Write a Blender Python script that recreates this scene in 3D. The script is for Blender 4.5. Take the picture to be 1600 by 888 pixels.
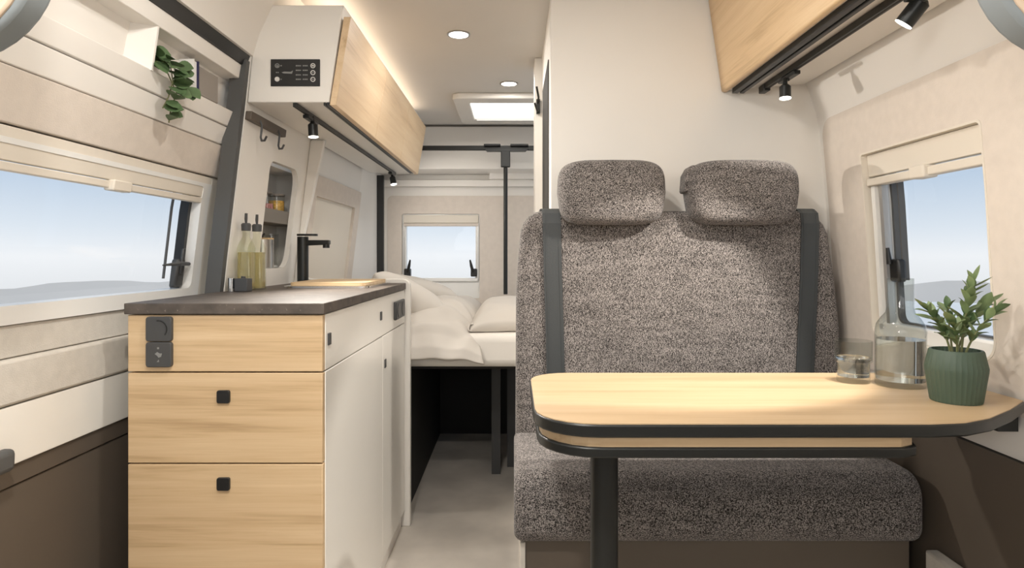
import bpy, bmesh, math, random
from mathutils import Vector, Matrix, noise
random.seed(7)
R = math.radians
for o in list(bpy.data.objects): bpy.data.objects.remove(o, do_unlink=True)
S = bpy.context.scene
C = S.collection

# ------------------------------------------------------------------ camera
cam_d = bpy.data.cameras.new('camera'); cam = bpy.data.objects.new('camera', cam_d); C.objects.link(cam)
cam.location = (0, 0, 1.0); cam.rotation_euler = (R(90), 0, 0)
cam_d.sensor_width = 36; cam_d.lens = 22.5; cam_d.shift_x = -0.0019; cam_d.shift_y = -0.0275
cam_d.clip_start = 0.05; cam_d.clip_end = 800
S.camera = cam

# ------------------------------------------------------------------ world
W = bpy.data.worlds.new('sky'); S.world = W; W.use_nodes = True
nt = W.node_tree; nt.nodes.clear()
wo = nt.nodes.new('ShaderNodeOutputWorld'); bg = nt.nodes.new('ShaderNodeBackground')
tc = nt.nodes.new('ShaderNodeTexCoord'); sp = nt.nodes.new('ShaderNodeSeparateXYZ'); cr = nt.nodes.new('ShaderNodeValToRGB')
mp = nt.nodes.new('ShaderNodeMapRange'); mp.inputs[1].default_value = -0.2; mp.inputs[2].default_value = 0.6
nt.links.new(tc.outputs['Generated'], sp.inputs[0]); nt.links.new(sp.outputs[2], mp.inputs[0]); nt.links.new(mp.outputs[0], cr.inputs[0])
e = cr.color_ramp.elements
e[0].position = 0.0; e[0].color = (.62, .60, .56, 1)
e[1].position = 1.0; e[1].color = (.42, .53, .69, 1)
for p, c in ((.16, (.80, .80, .80, 1)), (.25, (.95, .955, .96, 1)), (.30, (.78, .84, .90, 1)), (.385, (.56, .67, .80, 1))):
    n = e.new(p); n.color = c
nt.links.new(cr.outputs[0], bg.inputs[0]); bg.inputs[1].default_value = 1.0
nt.links.new(bg.outputs[0], wo.inputs[0])

# ------------------------------------------------------------------ large lights / exposure
def area(name, loc, rot, sx, sy, e, col=(1, 1, 1), spread=180):
    d = bpy.data.lights.new(name, 'AREA'); d.shape = 'RECTANGLE'; d.size = sx; d.size_y = sy; d.energy = e; d.color = col
    d.spread = R(spread)
    o = bpy.data.objects.new(name, d); C.objects.link(o); o.location = loc; o.rotation_euler = rot; return o
# added fill lamp behind the camera, standing in for windscreen daylight
area('cab_front_fill', (0.0, -1.12, 1.40), (R(100), 0, 0), 1.7, 0.65, 5, (1.0, .97, .93), 130)
# two more added fill lamps at the cab sides, brightening the walls opposite
area('cab_side_fill', (-.85, -.55, 1.35), (R(108), 0, R(-62)), .75, .45, 18, (1.0, .97, .93), 110)
area('cab_side_fill', (.85, -.55, 1.35), (R(92), 0, R(68)), .75, .45, 6, (1.0, .97, .93), 120)
sd = bpy.data.lights.new('sun', 'SUN'); sd.energy = 1.25; sd.color = (1, .93, .82); sd.angle = R(8)
sun = bpy.data.objects.new('sun', sd); C.objects.link(sun); sun.rotation_euler = (R(-20), 0, 0)      # high sun behind the van
S.view_settings.view_transform = 'Standard'; S.view_settings.look = 'None'
S.view_settings.gamma = 1; S.view_settings.exposure = 0.0; S.view_settings.use_curve_mapping = False

# ------------------------------------------------------------------ materials
MATS = {}
def base(name, col, rough=.5, metal=0.0, spec=.5, bump=0, bscale=200, var=0, vscale=3):
    m = bpy.data.materials.new(name); m.use_nodes = True; t = m.node_tree; b = t.nodes['Principled BSDF']
    b.inputs['Roughness'].default_value = rough; b.inputs['Metallic'].default_value = metal
    b.inputs['Specular IOR Level'].default_value = spec
    c = t.nodes.new('ShaderNodeTexCoord'); n = t.nodes.new('ShaderNodeTexNoise'); n.inputs['Scale'].default_value = vscale
    n.inputs['Detail'].default_value = 3
    t.links.new(c.outputs['Object'], n.inputs['Vector'])
    r = t.nodes.new('ShaderNodeValToRGB'); v = max(var, .015)
    r.color_ramp.elements[0].color = tuple(max(0, x*(1-v)) for x in col) + (1,)
    r.color_ramp.elements[1].color = tuple(min(1, x*(1+v)) for x in col) + (1,)
    r.color_ramp.elements[0].position = .3; r.color_ramp.elements[1].position = .7
    t.links.new(n.outputs[0], r.inputs[0]); t.links.new(r.outputs[0], b.inputs['Base Color'])
    if bump:
        n2 = t.nodes.new('ShaderNodeTexNoise'); n2.inputs['Scale'].default_value = bscale; n2.inputs['Detail'].default_value = 2
        t.links.new(c.outputs['Object'], n2.inputs['Vector'])
        bp = t.nodes.new('ShaderNodeBump'); bp.inputs['Strength'].default_value = bump; bp.inputs['Distance'].default_value = .002
        t.links.new(n2.outputs[0], bp.inputs['Height']); t.links.new(bp.outputs[0], b.inputs['Normal'])
    MATS[name] = m; return m
def wood(name, axis, cols=((.43, .29, .155), (.58, .41, .235), (.66, .49, .30)), rough=.45):
    m = bpy.data.materials.new(name); m.use_nodes = True; t = m.node_tree; b = t.nodes['Principled BSDF']
    b.inputs['Roughness'].default_value = rough
    c = t.nodes.new('ShaderNodeTexCoord'); M = t.nodes.new('ShaderNodeMapping')
    sc = [26, 26, 26]; sc[axis] = 1.3; M.inputs['Scale'].default_value = sc
    t.links.new(c.outputs['Object'], M.inputs['Vector'])
    n = t.nodes.new('ShaderNodeTexNoise'); n.inputs['Scale'].default_value = 1; n.inputs['Detail'].default_value = 5
    n.inputs['Distortion'].default_value = .5; n.inputs['Roughness'].default_value = .6
    t.links.new(M.outputs[0], n.inputs['Vector'])
    M2 = t.nodes.new('ShaderNodeMapping'); s2 = [260, 260, 260]; s2[axis] = 7; M2.inputs['Scale'].default_value = s2
    t.links.new(c.outputs['Object'], M2.inputs['Vector'])
    n2 = t.nodes.new('ShaderNodeTexNoise'); n2.inputs['Scale'].default_value = 1; n2.inputs['Detail'].default_value = 2
    t.links.new(M2.outputs[0], n2.inputs['Vector'])
    mx = t.nodes.new('ShaderNodeMath'); mx.operation = 'MULTIPLY_ADD'; mx.inputs[1].default_value = .28; 
    t.links.new(n2.outputs[0], mx.inputs[0]); t.links.new(n.outputs[0], mx.inputs[2])
    r = t.nodes.new('ShaderNodeValToRGB'); el = r.color_ramp.elements
    el[0].position = .42; el[0].color = cols[0] + (1,); el[1].position = .86; el[1].color = cols[2] + (1,)
    k = el.new(.60); k.color = cols[1] + (1,)
    t.links.new(mx.outputs[0], r.inputs[0]); t.links.new(r.outputs[0], b.inputs['Base Color'])
    MATS[name] = m; return m
def tweed(name, dark=(.008, .007, .007), light=(.34, .305, .285)):
    m = bpy.data.materials.new(name); m.use_nodes = True; t = m.node_tree; b = t.nodes['Principled BSDF']
    b.inputs['Roughness'].default_value = .95; b.inputs['Specular IOR Level'].default_value = .1
    b.inputs['Sheen Weight'].default_value = .15
    c = t.nodes.new('ShaderNodeTexCoord')
    def nz(sc, det=2):
        M = t.nodes.new('ShaderNodeMapping'); M.inputs['Scale'].default_value = sc
        t.links.new(c.outputs['Object'], M.inputs['Vector'])
        n = t.nodes.new('ShaderNodeTexNoise'); n.inputs['Scale'].default_value = 1; n.inputs['Detail'].default_value = det
        t.links.new(M.outputs[0], n.inputs['Vector']); return n
    a = nz((330, 330, 700)); d = nz((700, 700, 330)); g = nz((14, 14, 60), 3)
    ad = t.nodes.new('ShaderNodeMath'); ad.operation = 'ADD'; t.links.new(a.outputs[0], ad.inputs[0]); t.links.new(d.outputs[0], ad.inputs[1])
    a2 = t.nodes.new('ShaderNodeMath'); a2.operation = 'MULTIPLY_ADD'; a2.inputs[1].default_value = .16
    t.links.new(g.outputs[0], a2.inputs[0]); t.links.new(ad.outputs[0], a2.inputs[2])
    r = t.nodes.new('ShaderNodeValToRGB'); el = r.color_ramp.elements
    mr = t.nodes.new('ShaderNodeMath'); mr.operation = 'MULTIPLY'; mr.inputs[1].default_value = .5; t.links.new(a2.outputs[0], mr.inputs[0])
    el[0].position = .455; el[0].color = dark + (1,); el[1].position = .62; el[1].color = light + (1,)
    k = el.new(.535); k.color = tuple(x*.32 for x in light) + (1,)
    t.links.new(mr.outputs[0], r.inputs[0]); t.links.new(r.outputs[0], b.inputs['Base Color'])
    bp = t.nodes.new('ShaderNodeBump'); bp.inputs['Strength'].default_value = .5; bp.inputs['Distance'].default_value = .002
    t.links.new(mr.outputs[0], bp.inputs['Height']); t.links.new(bp.outputs[0], b.inputs['Normal'])
    MATS[name] = m; return m
def stone(name):
    m = base(name, (.085, .068, .055), .6, var=.3, vscale=30); t = m.node_tree; b = t.nodes['Principled BSDF']
    src = b.inputs['Base Color'].links[0].from_socket
    c = t.nodes['Texture Coordinate'] if 'Texture Coordinate' in t.nodes else t.nodes.new('ShaderNodeTexCoord')
    n = t.nodes.new('ShaderNodeTexNoise'); n.inputs['Scale'].default_value = 75; n.inputs['Detail'].default_value = 4; n.inputs['Roughness'].default_value = .7
    t.links.new(c.outputs['Object'], n.inputs['Vector'])
    r = t.nodes.new('ShaderNodeValToRGB'); r.color_ramp.elements[0].position = .62; r.color_ramp.elements[1].position = .72
    r.color_ramp.elements[0].color = (0, 0, 0, 1); r.color_ramp.elements[1].color = (.6, .6, .6, 1)
    t.links.new(n.outputs[0], r.inputs[0])
    mx = t.nodes.new('ShaderNodeMix'); mx.data_type = 'RGBA'
    t.links.new(r.outputs[0], mx.inputs[0]); t.links.new(src, mx.inputs[6]); mx.inputs[7].default_value = (.32, .27, .22, 1)
    t.links.new(mx.outputs[2], b.inputs['Base Color']); return m
def thin_glass(name, tint=(1, 1, 1), refl=.08):
    m = bpy.data.materials.new(name); m.use_nodes = True; t = m.node_tree; t.nodes.clear()
    o = t.nodes.new('ShaderNodeOutputMaterial'); tr = t.nodes.new('ShaderNodeBsdfTransparent'); tr.inputs[0].default_value = tint + (1,)
    gl = t.nodes.new('ShaderNodeBsdfGlossy'); gl.inputs['Roughness'].default_value = .03
    fr = t.nodes.new('ShaderNodeFresnel'); fr.inputs[0].default_value = 1.3 if refl < .1 else 1.5
    mx = t.nodes.new('ShaderNodeMixShader'); ge = t.nodes.new('ShaderNodeNewGeometry'); iv = t.nodes.new('ShaderNodeMath'); iv.operation = 'SUBTRACT'; iv.inputs[0].default_value = 1
    mu = t.nodes.new('ShaderNodeMath'); mu.operation = 'MULTIPLY'
    t.links.new(ge.outputs['Backfacing'], iv.inputs[1]); t.links.new(iv.outputs[0], mu.inputs[0]); t.links.new(fr.outputs[0], mu.inputs[1])
    t.links.new(mu.outputs[0], mx.inputs[0]); t.links.new(tr.outputs[0], mx.inputs[1]); t.links.new(gl.outputs[0], mx.inputs[2])
    t.links.new(mx.outputs[0], o.inputs[0]); MATS[name] = m; return m
def liquid(name, col, ior=1.33, rough=0):
    m = base(name, col, rough); b = m.node_tree.nodes['Principled BSDF']
    b.inputs['Transmission Weight'].default_value = 1; b.inputs['IOR'].default_value = ior; return m
def emit(name, col, s):
    m = bpy.data.materials.new(name); m.use_nodes = True; t = m.node_tree; b = t.nodes['Principled BSDF']
    b.inputs['Base Color'].default_value = col + (1,); b.inputs['Emission Color'].default_value = col + (1,); b.inputs['Emission Strength'].default_value = s
    MATS[name] = m; return m

base('white', (.80, .765, .71), .35)
base('white_gloss', (.84, .81, .75), .22)
base('ceiling', (.72, .685, .64), .7, bump=.05, bscale=300)
base('liner', (.82, .785, .735), .55)
base('partition', (.82, .785, .73), .6, bump=.04, bscale=250)
base('felt', (.68, .61, .54), .95, spec=.1, bump=.2, bscale=420, var=.03, vscale=40)
base('felt_grey', (.60, .56, .50), .95, spec=.1, bump=.35, bscale=420, var=.05, vscale=40)
base('blind', (.72, .66, .57), .7)
base('frame_white', (.80, .79, .76), .3)
base('alu', (.55, .54, .52), .35, metal=.6)
base('black', (.012, .012, .012), .4)
base('black_metal', (.018, .019, .018), .38, metal=.3)
base('rubber', (.085, .085, .083), .6)
base('dark_panel', (.105, .083, .063), .55, var=.05)
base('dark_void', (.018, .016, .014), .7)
base('floor', (.55, .50, .44), .55, var=.16, vscale=5, bump=.05, bscale=60)
base('gap', (.02, .017, .014), .8)
base('belt', (.036, .040, .041), .6, bump=.2, bscale=500)
base('linen', (.66, .615, .56), .85, spec=.2, bump=.06, bscale=500)
base('linen_white', (.78, .74, .68), .85, spec=.2, bump=.06, bscale=500)
base('pod_rim', (.22, .245, .255), .6)
base('pod_face', (.60, .47, .35), .8)
base('leaf', (.20, .27, .12), .45, var=.35, vscale=25)
base('leaf_dark', (.10, .165, .07), .5, var=.3, vscale=25)
base('stem', (.16, .17, .07), .6)
base('pot_green', (.050, .078, .052), .55)
base('soil', (.03, .022, .015), .95)
base('chrome', (.80, .80, .79), .15, metal=1)
base('steel', (.45, .43, .40), .3, metal=.9)
base('dark_grey', (.055, .055, .055), .5)
base('mark', (.62, .61, .58), .5)
base('mark_dim', (.22, .22, .21), .5)
base('page', (.78, .77, .74), .8)
base('navy', (.015, .014, .06), .5)
base('cover_grey', (.28, .25, .22), .6)
base('pink', (.62, .25, .23), .8, var=.35, vscale=90)
base('pasta', (.70, .42, .09), .7, var=.45, vscale=110)
base('cork', (.55, .38, .20), .8)
base('shelf_grey', (.20, .18, .155), .5)
base('hill', (.70, .64, .575), 1, spec=0, var=.08, vscale=.02)  # distance haze is mixed into this pale colour
base('sand', (.88, .86, .83), 1, spec=0, var=.05, vscale=.02)
wood('wood_x', 0); wood('wood_y', 1)
wood('wood_table', 0, ((.40, .275, .155), (.49, .35, .205), (.53, .395, .25)), .42)
wood('wood_over', 1, ((.54, .37, .21), (.68, .49, .30), (.75, .57, .37)))
tweed('tweed'); stone('stone')
thin_glass('pane', (.97, .985, 1)); thin_glass('glass', (.90, .91, .90), .2); thin_glass('bottle_glass', (.92, .93, .86), .2)
liquid('water', (.96, .97, .96)); 
base('oil', (.66, .57, .32), .2)
MATS['oil'].node_tree.nodes['Principled BSDF'].inputs['Transmission Weight'].default_value = .75
emit('lamp_glow', (1, .95, .86), 14); emit('led', (1, .86, .70), 2.0); emit('skylight_glow', (1, .98, .94), 2.0)

# ------------------------------------------------------------------ mesh helpers
ORG = {}
class MB:
    def __init__(s): s.v = []; s.f = []
    def add(s, vs, fs):
        k = len(s.v); s.v += [tuple(v) for v in vs]; s.f += [tuple(i+k for i in f) for f in fs]; return s
    def box(s, x0, x1, y0, y1, z0, z1):
        return s.add([(x0,y0,z0),(x1,y0,z0),(x1,y1,z0),(x0,y1,z0),(x0,y0,z1),(x1,y0,z1),(x1,y1,z1),(x0,y1,z1)],
                     [(0,3,2,1),(4,5,6,7),(0,1,5,4),(1,2,6,5),(2,3,7,6),(3,0,4,7)])
    def prism(s, a, b):                                  # two outlines of equal length, in 3D
        n = len(a)
        return s.add(list(a)+list(b), [tuple(range(n))[::-1], tuple(range(n, 2*n))] + [(i,(i+1)%n,n+(i+1)%n,n+i) for i in range(n)])
    def cyl(s, p, q, r0, r1=None, n=20):
        r1 = r0 if r1 is None else r1; p = Vector(p); q = Vector(q); d = (q-p).normalized()
        u = d.orthogonal().normalized(); w = d.cross(u)
        f = lambda c, r: [c + u*(r*math.cos(2*math.pi*i/n)) + w*(r*math.sin(2*math.pi*i/n)) for i in range(n)]
        return s.prism(f(p, r0), f(q, r1))
    def tube(s, pts, r, n=10):
        pts = [Vector(p) for p in pts]; m = len(pts); rs = r if isinstance(r, (list, tuple)) else [r]*m; vs = []; fs = []
        u = (pts[1]-pts[0]).orthogonal().normalized()
        for i, p in enumerate(pts):
            d = (pts[min(i+1, m-1)]-pts[max(i-1, 0)]).normalized(); u = (u - d*u.dot(d)).normalized(); w = d.cross(u)
            vs += [p + u*(rs[i]*math.cos(2*math.pi*k/n)) + w*(rs[i]*math.sin(2*math.pi*k/n)) for k in range(n)]
        for i in range(m-1):
            fs += [(i*n+k, i*n+(k+1)%n, (i+1)*n+(k+1)%n, (i+1)*n+k) for k in range(n)]
        fs += [tuple(range(n))[::-1], tuple(range((m-1)*n, m*n))]
        return s.add(vs, fs)
    def lathe(s, prof, c, n=40, ribs=0, amp=0, cap=True):          # prof: (r, z) from bottom up around the axis at c
        vs = []; fs = []; m = len(prof)
        for r, z in prof:
            for k in range(n):
                a = 2*math.pi*k/n; rr = r*(1 + amp*(1 if k % 2 else -1)) if ribs and r > .01 else r
                vs.append((c[0]+rr*math.cos(a), c[1]+rr*math.sin(a), c[2]+z))
        for i in range(m-1):
            fs += [(i*n+k, i*n+(k+1)%n, (i+1)*n+(k+1)%n, (i+1)*n+k) for k in range(n)]
        if cap and prof[0][0] > 1e-5: fs.append(tuple(range(n))[::-1])
        if cap and prof[-1][0] > 1e-5: fs.append(tuple(range((m-1)*n, m*n)))
        return s.add(vs, fs)
    def slab(s, f, a0, a1, b0, b1, d0, d1, na=1, nb=6):  # f(a, b, d): a curved slab, d grows outward
        vs = []; fs = []; W_ = na+1; H_ = nb+1
        for d in (d0, d1):
            for j in range(H_):
                for i in range(W_): vs.append(f(a0+(a1-a0)*i/na, b0+(b1-b0)*j/nb, d))
        g = lambda l, i, j: l*W_*H_ + j*W_ + i
        for j in range(nb):
            for i in range(na):
                fs.append((g(0,i,j), g(0,i+1,j), g(0,i+1,j+1), g(0,i,j+1))); fs.append((g(1,i,j), g(1,i,j+1), g(1,i+1,j+1), g(1,i+1,j)))
        for i in range(na):
            fs.append((g(0,i,0), g(1,i,0), g(1,i+1,0), g(0,i+1,0))); fs.append((g(0,i,nb), g(0,i+1,nb), g(1,i+1,nb), g(1,i,nb)))
        for j in range(nb):
            fs.append((g(0,0,j), g(0,0,j+1), g(1,0,j+1), g(1,0,j))); fs.append((g(0,na,j), g(1,na,j), g(1,na,j+1), g(0,na,j+1)))
        return s.add(vs, fs)
    def ring(s, f, outer, inner, d0, d1, nr=5, n=120):   # a plate with outline outer and hole inner (outlines in a, b)
        ca = sum(p[0] for p in inner)/len(inner); cb = sum(p[1] for p in inner)/len(inner)
        ang = sorted(set([round(2*math.pi*i/n, 6) for i in range(n)] + [round(math.atan2(q[1]-cb, q[0]-ca) % (2*math.pi), 6) for q in list(outer)+list(inner)]))
        aa = [ang[0]]
        for x in ang[1:]:
            if x-aa[-1] > 1e-4: aa.append(x)
        po = [hit(outer, ca, cb, x) for x in aa]; pi = [hit(inner, ca, cb, x) for x in aa]; m = len(aa); vs = []; fs = []
        for d in (d0, d1):
            for k in range(nr+1):
                t = k/nr; vs += [f(p[0]*(1-t)+q[0]*t, p[1]*(1-t)+q[1]*t, d) for p, q in zip(pi, po)]
        L = m*(nr+1)
        for l in (0, 1):
            for k in range(nr):
                for i in range(m):
                    j = (i+1) % m; fs.append((l*L+k*m+i, l*L+k*m+j, l*L+(k+1)*m+j, l*L+(k+1)*m+i))
        for k in (0, nr):
            for i in range(m):
                j = (i+1) % m; fs.append((k*m+i, L+k*m+i, L+k*m+j, k*m+j))
        return s.add(vs, fs)
    def plate(s, f, outer, d0, d1, nr=5, n=100):
        ca = sum(p[0] for p in outer)/len(outer); cb = sum(p[1] for p in outer)/len(outer)
        e = .02; inner = [(ca+(p[0]-ca)*e, cb+(p[1]-cb)*e) for p in outer]
        s.ring(f, outer, inner, d0, d1, nr, n)
        k = len(s.v); n_ = len(inner)
        for d in (d0,): s.add([f(p[0], p[1], d) for p in inner], [tuple(range(n_))])
        return s
    def build(s, name, mat, parent=None, smooth=False, bevel=0, seg=2, sub=0, origin=None):
        me = bpy.data.meshes.new(name)
        if parent is not None: o0 = ORG[parent.name]
        elif origin is not None: o0 = Vector(origin)
        else:
            xs, ys, zs = zip(*s.v); o0 = Vector(((min(xs)+max(xs))/2, (min(ys)+max(ys))/2, min(zs)))
        me.from_pydata([tuple(Vector(v)-o0) for v in s.v], [], s.f)
        bm = bmesh.new(); bm.from_mesh(me); bmesh.ops.remove_doubles(bm, verts=bm.verts, dist=1e-6)
        bmesh.ops.recalc_face_normals(bm, faces=bm.faces); bm.to_mesh(me); bm.free()
        me.materials.append(MATS[mat])
        ob = bpy.data.objects.new(name, me); C.objects.link(ob)
        if parent is not None: ob.parent = parent
        else: ob.location = o0
        ORG[ob.name] = o0
        if smooth:
            for p in me.polygons: p.use_smooth = True
            if smooth != 'all':
                try: me.set_sharp_from_angle(angle=R(38))
                except Exception: pass
        if bevel:
            b = ob.modifiers.new('bevel', 'BEVEL'); b.width = bevel; b.segments = seg; b.limit_method = 'ANGLE'; b.angle_limit = R(40)
            if not smooth:
                for p in me.polygons: p.use_smooth = True
                try: me.set_sharp_from_angle(angle=R(38))
                except Exception: pass
                b.harden_normals = False
        if sub:
            q = ob.modifiers.new('subdivision', 'SUBSURF'); q.levels = sub; q.render_levels = sub
        return ob
def hit(poly, ca, cb, ang):
    dx, dy = math.cos(ang), math.sin(ang); best = None
    for i in range(len(poly)):
        x1, y1 = poly[i]; x2, y2 = poly[(i+1) % len(poly)]; ex, ey = x2-x1, y2-y1
        det = -dx*ey + dy*ex
        if abs(det) < 1e-12: continue
        t = (-(x1-ca)*ey + (y1-cb)*ex)/det; u = (dx*(y1-cb) - dy*(x1-ca))/det
        if t > 0 and -1e-6 <= u <= 1+1e-6 and (best is None or t > best): best = t
    return (ca+dx*best, cb+dy*best)
def rrect(a0, a1, b0, b1, r, n=7):
    rs = r if isinstance(r, (tuple, list)) else (r,)*4; out = []      # corners: (a0,b0) (a1,b0) (a1,b1) (a0,b1)
    for (cx, cy, st), q in zip(((a0, b0, 180), (a1, b0, 270), (a1, b1, 0), (a0, b1, 90)), rs):
        x = cx + (q if cx == a0 else -q); y = cy + (q if cy == b0 else -q)
        if q < 1e-6: out.append((cx, cy)); continue
        for i in range(n+1):
            t = R(st + 90*i/n); out.append((x+q*math.cos(t), y+q*math.sin(t)))
    return out
def interp(tab):
    def g(z):
        if z <= tab[0][0]: return tab[0][1]
        for (z0, x0), (z1, x1) in zip(tab, tab[1:]):
            if z <= z1: return x0 + (x1-x0)*(z-z0)/(z1-z0)
        return tab[-1][1]
    return g
def tag(o, label, cat, group=None):
    o['label'] = label; o['category'] = cat
    if group: o['group'] = group
    return o
def struct(o, label, cat): o['kind'] = 'structure'; o['label'] = label; o['category'] = cat; return o
def thing(name, label, cat, loc, group=None):
    o = bpy.data.objects.new(name, None); C.objects.link(o); o.location = loc; o.empty_display_size = .05
    ORG[o.name] = Vector(loc); return tag(o, label, cat, group)
def lab(o, t): o['label'] = t; return o
def box(name, mat, parent, *c, bevel=0, seg=2): return MB().box(*c).build(name, mat, parent, bevel=bevel, seg=seg)
def spot(name, loc, target, e, angle, blend=.5, col=(1, .935, .855), size=.02, parent=None):
    d = bpy.data.lights.new(name, 'SPOT'); d.energy = e; d.spot_size = R(angle); d.spot_blend = blend; d.color = col; d.shadow_soft_size = size
    o = bpy.data.objects.new(name, d); C.objects.link(o); o.location = loc
    o.rotation_euler = (Vector(target)-Vector(loc)).to_track_quat('-Z', 'Y').to_euler(); return o

# wall profiles: half-width as a function of height
XR = interp([(0,.95),(.63,.945),(.8,.94),(1.13,.92),(1.40,.896),(1.51,.86),(1.65,.80),(1.80,.70)])
XL = interp([(0,.85),(.9,.815),(1.43,.752),(1.56,.738),(1.62,.722),(1.72,.675),(1.80,.60)])
XD = interp([(0,.90),(.6,.90),(.9,.89),(1.15,.86),(1.22,.845),(1.31,.815),(1.40,.78),(1.50,.762),(1.56,.752)])
fR = lambda y, z, d: (XR(z)+d, y, z)
fL = lambda y, z, d: (-(XL(z)+d), y, z)
fD = lambda y, z, d: (-(XD(z)+d), y, z)
CZ = 1.762      # ceiling height
Y0 = -1.15      # the walls run on through the cab to the windscreen

# ================================================================== SETTING
fl = MB().box(-1.0, 1.0, Y0-.1, 4.1, -.04, 0).build('floor', 'floor')
struct(fl, 'grey-beige vinyl floor of the camper van', 'floor')
ce = MB().box(-1.0, 1.0, Y0, 4.1, CZ, CZ+.04).build('ceiling', 'ceiling')
struct(ce, 'smooth beige camper van ceiling', 'ceiling')

ds = MB().prism([(-.96, Y0-.05, 0), (-.96, Y0+.25, 0), (-.96, Y0+.30, .80), (-.96, Y0-.05, .98)], [(.96, Y0-.05, 0), (.96, Y0+.25, 0), (.96, Y0+.30, .80), (.96, Y0-.05, .98)]).build('cab_light_block', 'dark_grey', bevel=.01)  # added out of view to keep low sky light out of the cab
struct(ds, 'unseen dark dashboard bulkhead added to block low light from the cab', 'wall')
# right wall
win2 = rrect(1.245, 1.68, .787, 1.268, (.045, .03, .008, .012))
wr = MB().ring(fR, [(Y0, .615), (1.93, .615), (1.93, 1.80), (Y0, 1.80)], win2, .006, .05, nr=8).build('wall_right', 'liner', smooth=True)
struct(wr, 'white right side wall of the van above the dark base', 'wall')
felt_out = rrect(.5, 1.868, .70, 1.394, (.03, .03, .05, .03))
MB().ring(fR, felt_out, win2, 0.0, .012, nr=8).build('felt_panel', 'felt', wr, smooth=True)
MB().slab(fR, Y0, 1.93, 0, .612, .0, .05, 1, 4).build('lower_panel', 'dark_panel', wr)
MB().slab(fR, Y0, 1.43, .0, .345, -.03, .0, 1, 2).build('floor_ledge', 'felt_grey', wr, bevel=.006)

# rear left wall behind the kitchen: from pillar to the rear
hole = rrect(2.02, 2.285, .958, 1.303, (.05, .055, .05, .03))
wl = MB().ring(fL, [(1.80, .80), (2.42, .80), (2.42, 1.80), (1.80, 1.80)], hole, 0, .018, nr=8).build('wall_left', 'white', smooth=True)
struct(wl, 'white wall panel behind the kitchen with a rounded niche cut-out', 'wall')
nb = MB()
nb.box(-.915, -.905, 1.98, 2.46, .945, 1.32)                   # niche back
nb.box(-.905, -.80, 2.44, 2.46, .945, 1.32)
MB().box(-.905, -.82, 1.98, 2.0, .945, 1.32).build('niche_side', 'white', wl)
nb.build('niche_back', 'white', wl)
MB().box(-.905, -.835, 1.98, 2.46, .945, .957).build('niche_floor', 'white', wl)
MB().box(-.905, -.82, 1.98, 2.46, 1.305, 1.32).build('niche_top', 'white', wl)
MB().slab(fL, 2.0, 2.44, 1.112, 1.156, .019, .026, 1, 2).build('niche_shelf_lip', 'shelf_grey', wl)
MB().box(-.905, -.82, 2.0, 2.44, 1.112, 1.120).build('niche_shelf', 'shelf_grey', wl)
# lower part of the wall and the wall above the bed
MB().slab(fL, 1.80, 2.42, 0, .80, 0.02, .04, 1, 2).build('lower_wall', 'white', wl)
wl2 = MB().slab(fL, 2.42, 3.22, 0, 1.80, .012, .05, 1, 18).build('wall_left_rear', 'liner', smooth=True)
struct(wl2, 'white side wall beside the bed under the overhead cabinet', 'wall')
MB().box(-.86, -.825, 3.20, 4.0, 0, CZ).build('rear_return', 'liner', wl2)
rec = rrect(2.50, 3.11, .80, 1.235, .012)
MB().ring(fL, rrect(2.44, 3.20, .72, 1.316, .012), rec, -.004, .012, nr=5).build('felt_panel', 'felt', wl2, smooth=True)
MB().plate(fL, rec, .0105, .013).build('blind_panel', 'blind', wl2, smooth=True)
# roof liner above the sliding door
lin = MB().slab(fL, Y0, 1.80, 1.562, 1.80, -.004, .05, 1, 8).build('trim_1', 'liner', smooth=True)
struct(lin, 'curved white roof liner above the sliding door', 'trim')
# black seal round the door opening: header plus rear pillar
sl = MB()
pa = [(-.742, Y0, 1.562), (-.752, Y0, 1.532), (-.80, Y0, 1.525), (-.80, Y0, 1.562)]
sl.prism(pa, [(x, 1.80, z) for x, y, z in pa])
seal = sl.build('trim_2', 'black'); struct(seal, 'black rubber seal along the top of the sliding door', 'trim')
ps = MB().slab(lambda a, z, d: (-(XL(z)+.002+a*.042), 1.775+d, z), 0, 1, .0, 1.545, 0, .022, 3, 14).build('pillar_seal', 'rubber', seal, smooth=True)

# sliding door with shelf, felt strips and lower panels
D1 = 1.92
win1 = rrect(.40, 1.795, .905, 1.20, (.03, .02, .01, .03))
door = MB().ring(fD, [(Y0, 0), (D1, 0), (D1, 1.535), (Y0, 1.535)], win1, .045, .07, nr=6).build('door_1', 'liner', smooth=True)
struct(door, 'inside of the white sliding door with shelf, window and felt strips', 'door')
def strip(name, mat, z0, z1, d0=0, d1=.045, y0=Y0, y1=D1, bevel=.002, nb=3):
    return MB().slab(fD, y0, y1, z0, z1, d0, d1, 1, nb).build(name, mat, door, bevel=bevel)
strip('top_rail', 'liner', 1.493, 1.531, 0, .10)
strip('shelf_fascia', 'liner', 1.3605, 1.401, 0, .02)
MB().box(-.90, -.802, Y0, D1, 1.375, 1.399).build('shelf_board', 'liner', door)
MB().box(-.905, -.895, Y0, D1, 1.33, 1.52).build('shelf_back', 'liner', door)
MB().prism([(-.778, 1.374, 1.399), (-.778, 1.38, 1.399), (-.895, 1.36, 1.399), (-.895, 1.30, 1.399)],
           [(-.764, 1.374, 1.494), (-.764, 1.38, 1.494), (-.895, 1.36, 1.494), (-.895, 1.30, 1.494)]).build('shelf_divider', 'liner', door)
strip('upper_strip', 'liner', 1.3105, 1.3575)
strip('felt_strip', 'felt', 1.222, 1.308, -.002)
strip('window_surround', 'blind', .875, 1.220, .004, y0=1.803)
strip('window_surround', 'blind', .875, 1.220, .004, y1=.40)
strip('sill_strip', 'felt_grey', .818, .876, .006)
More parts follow.
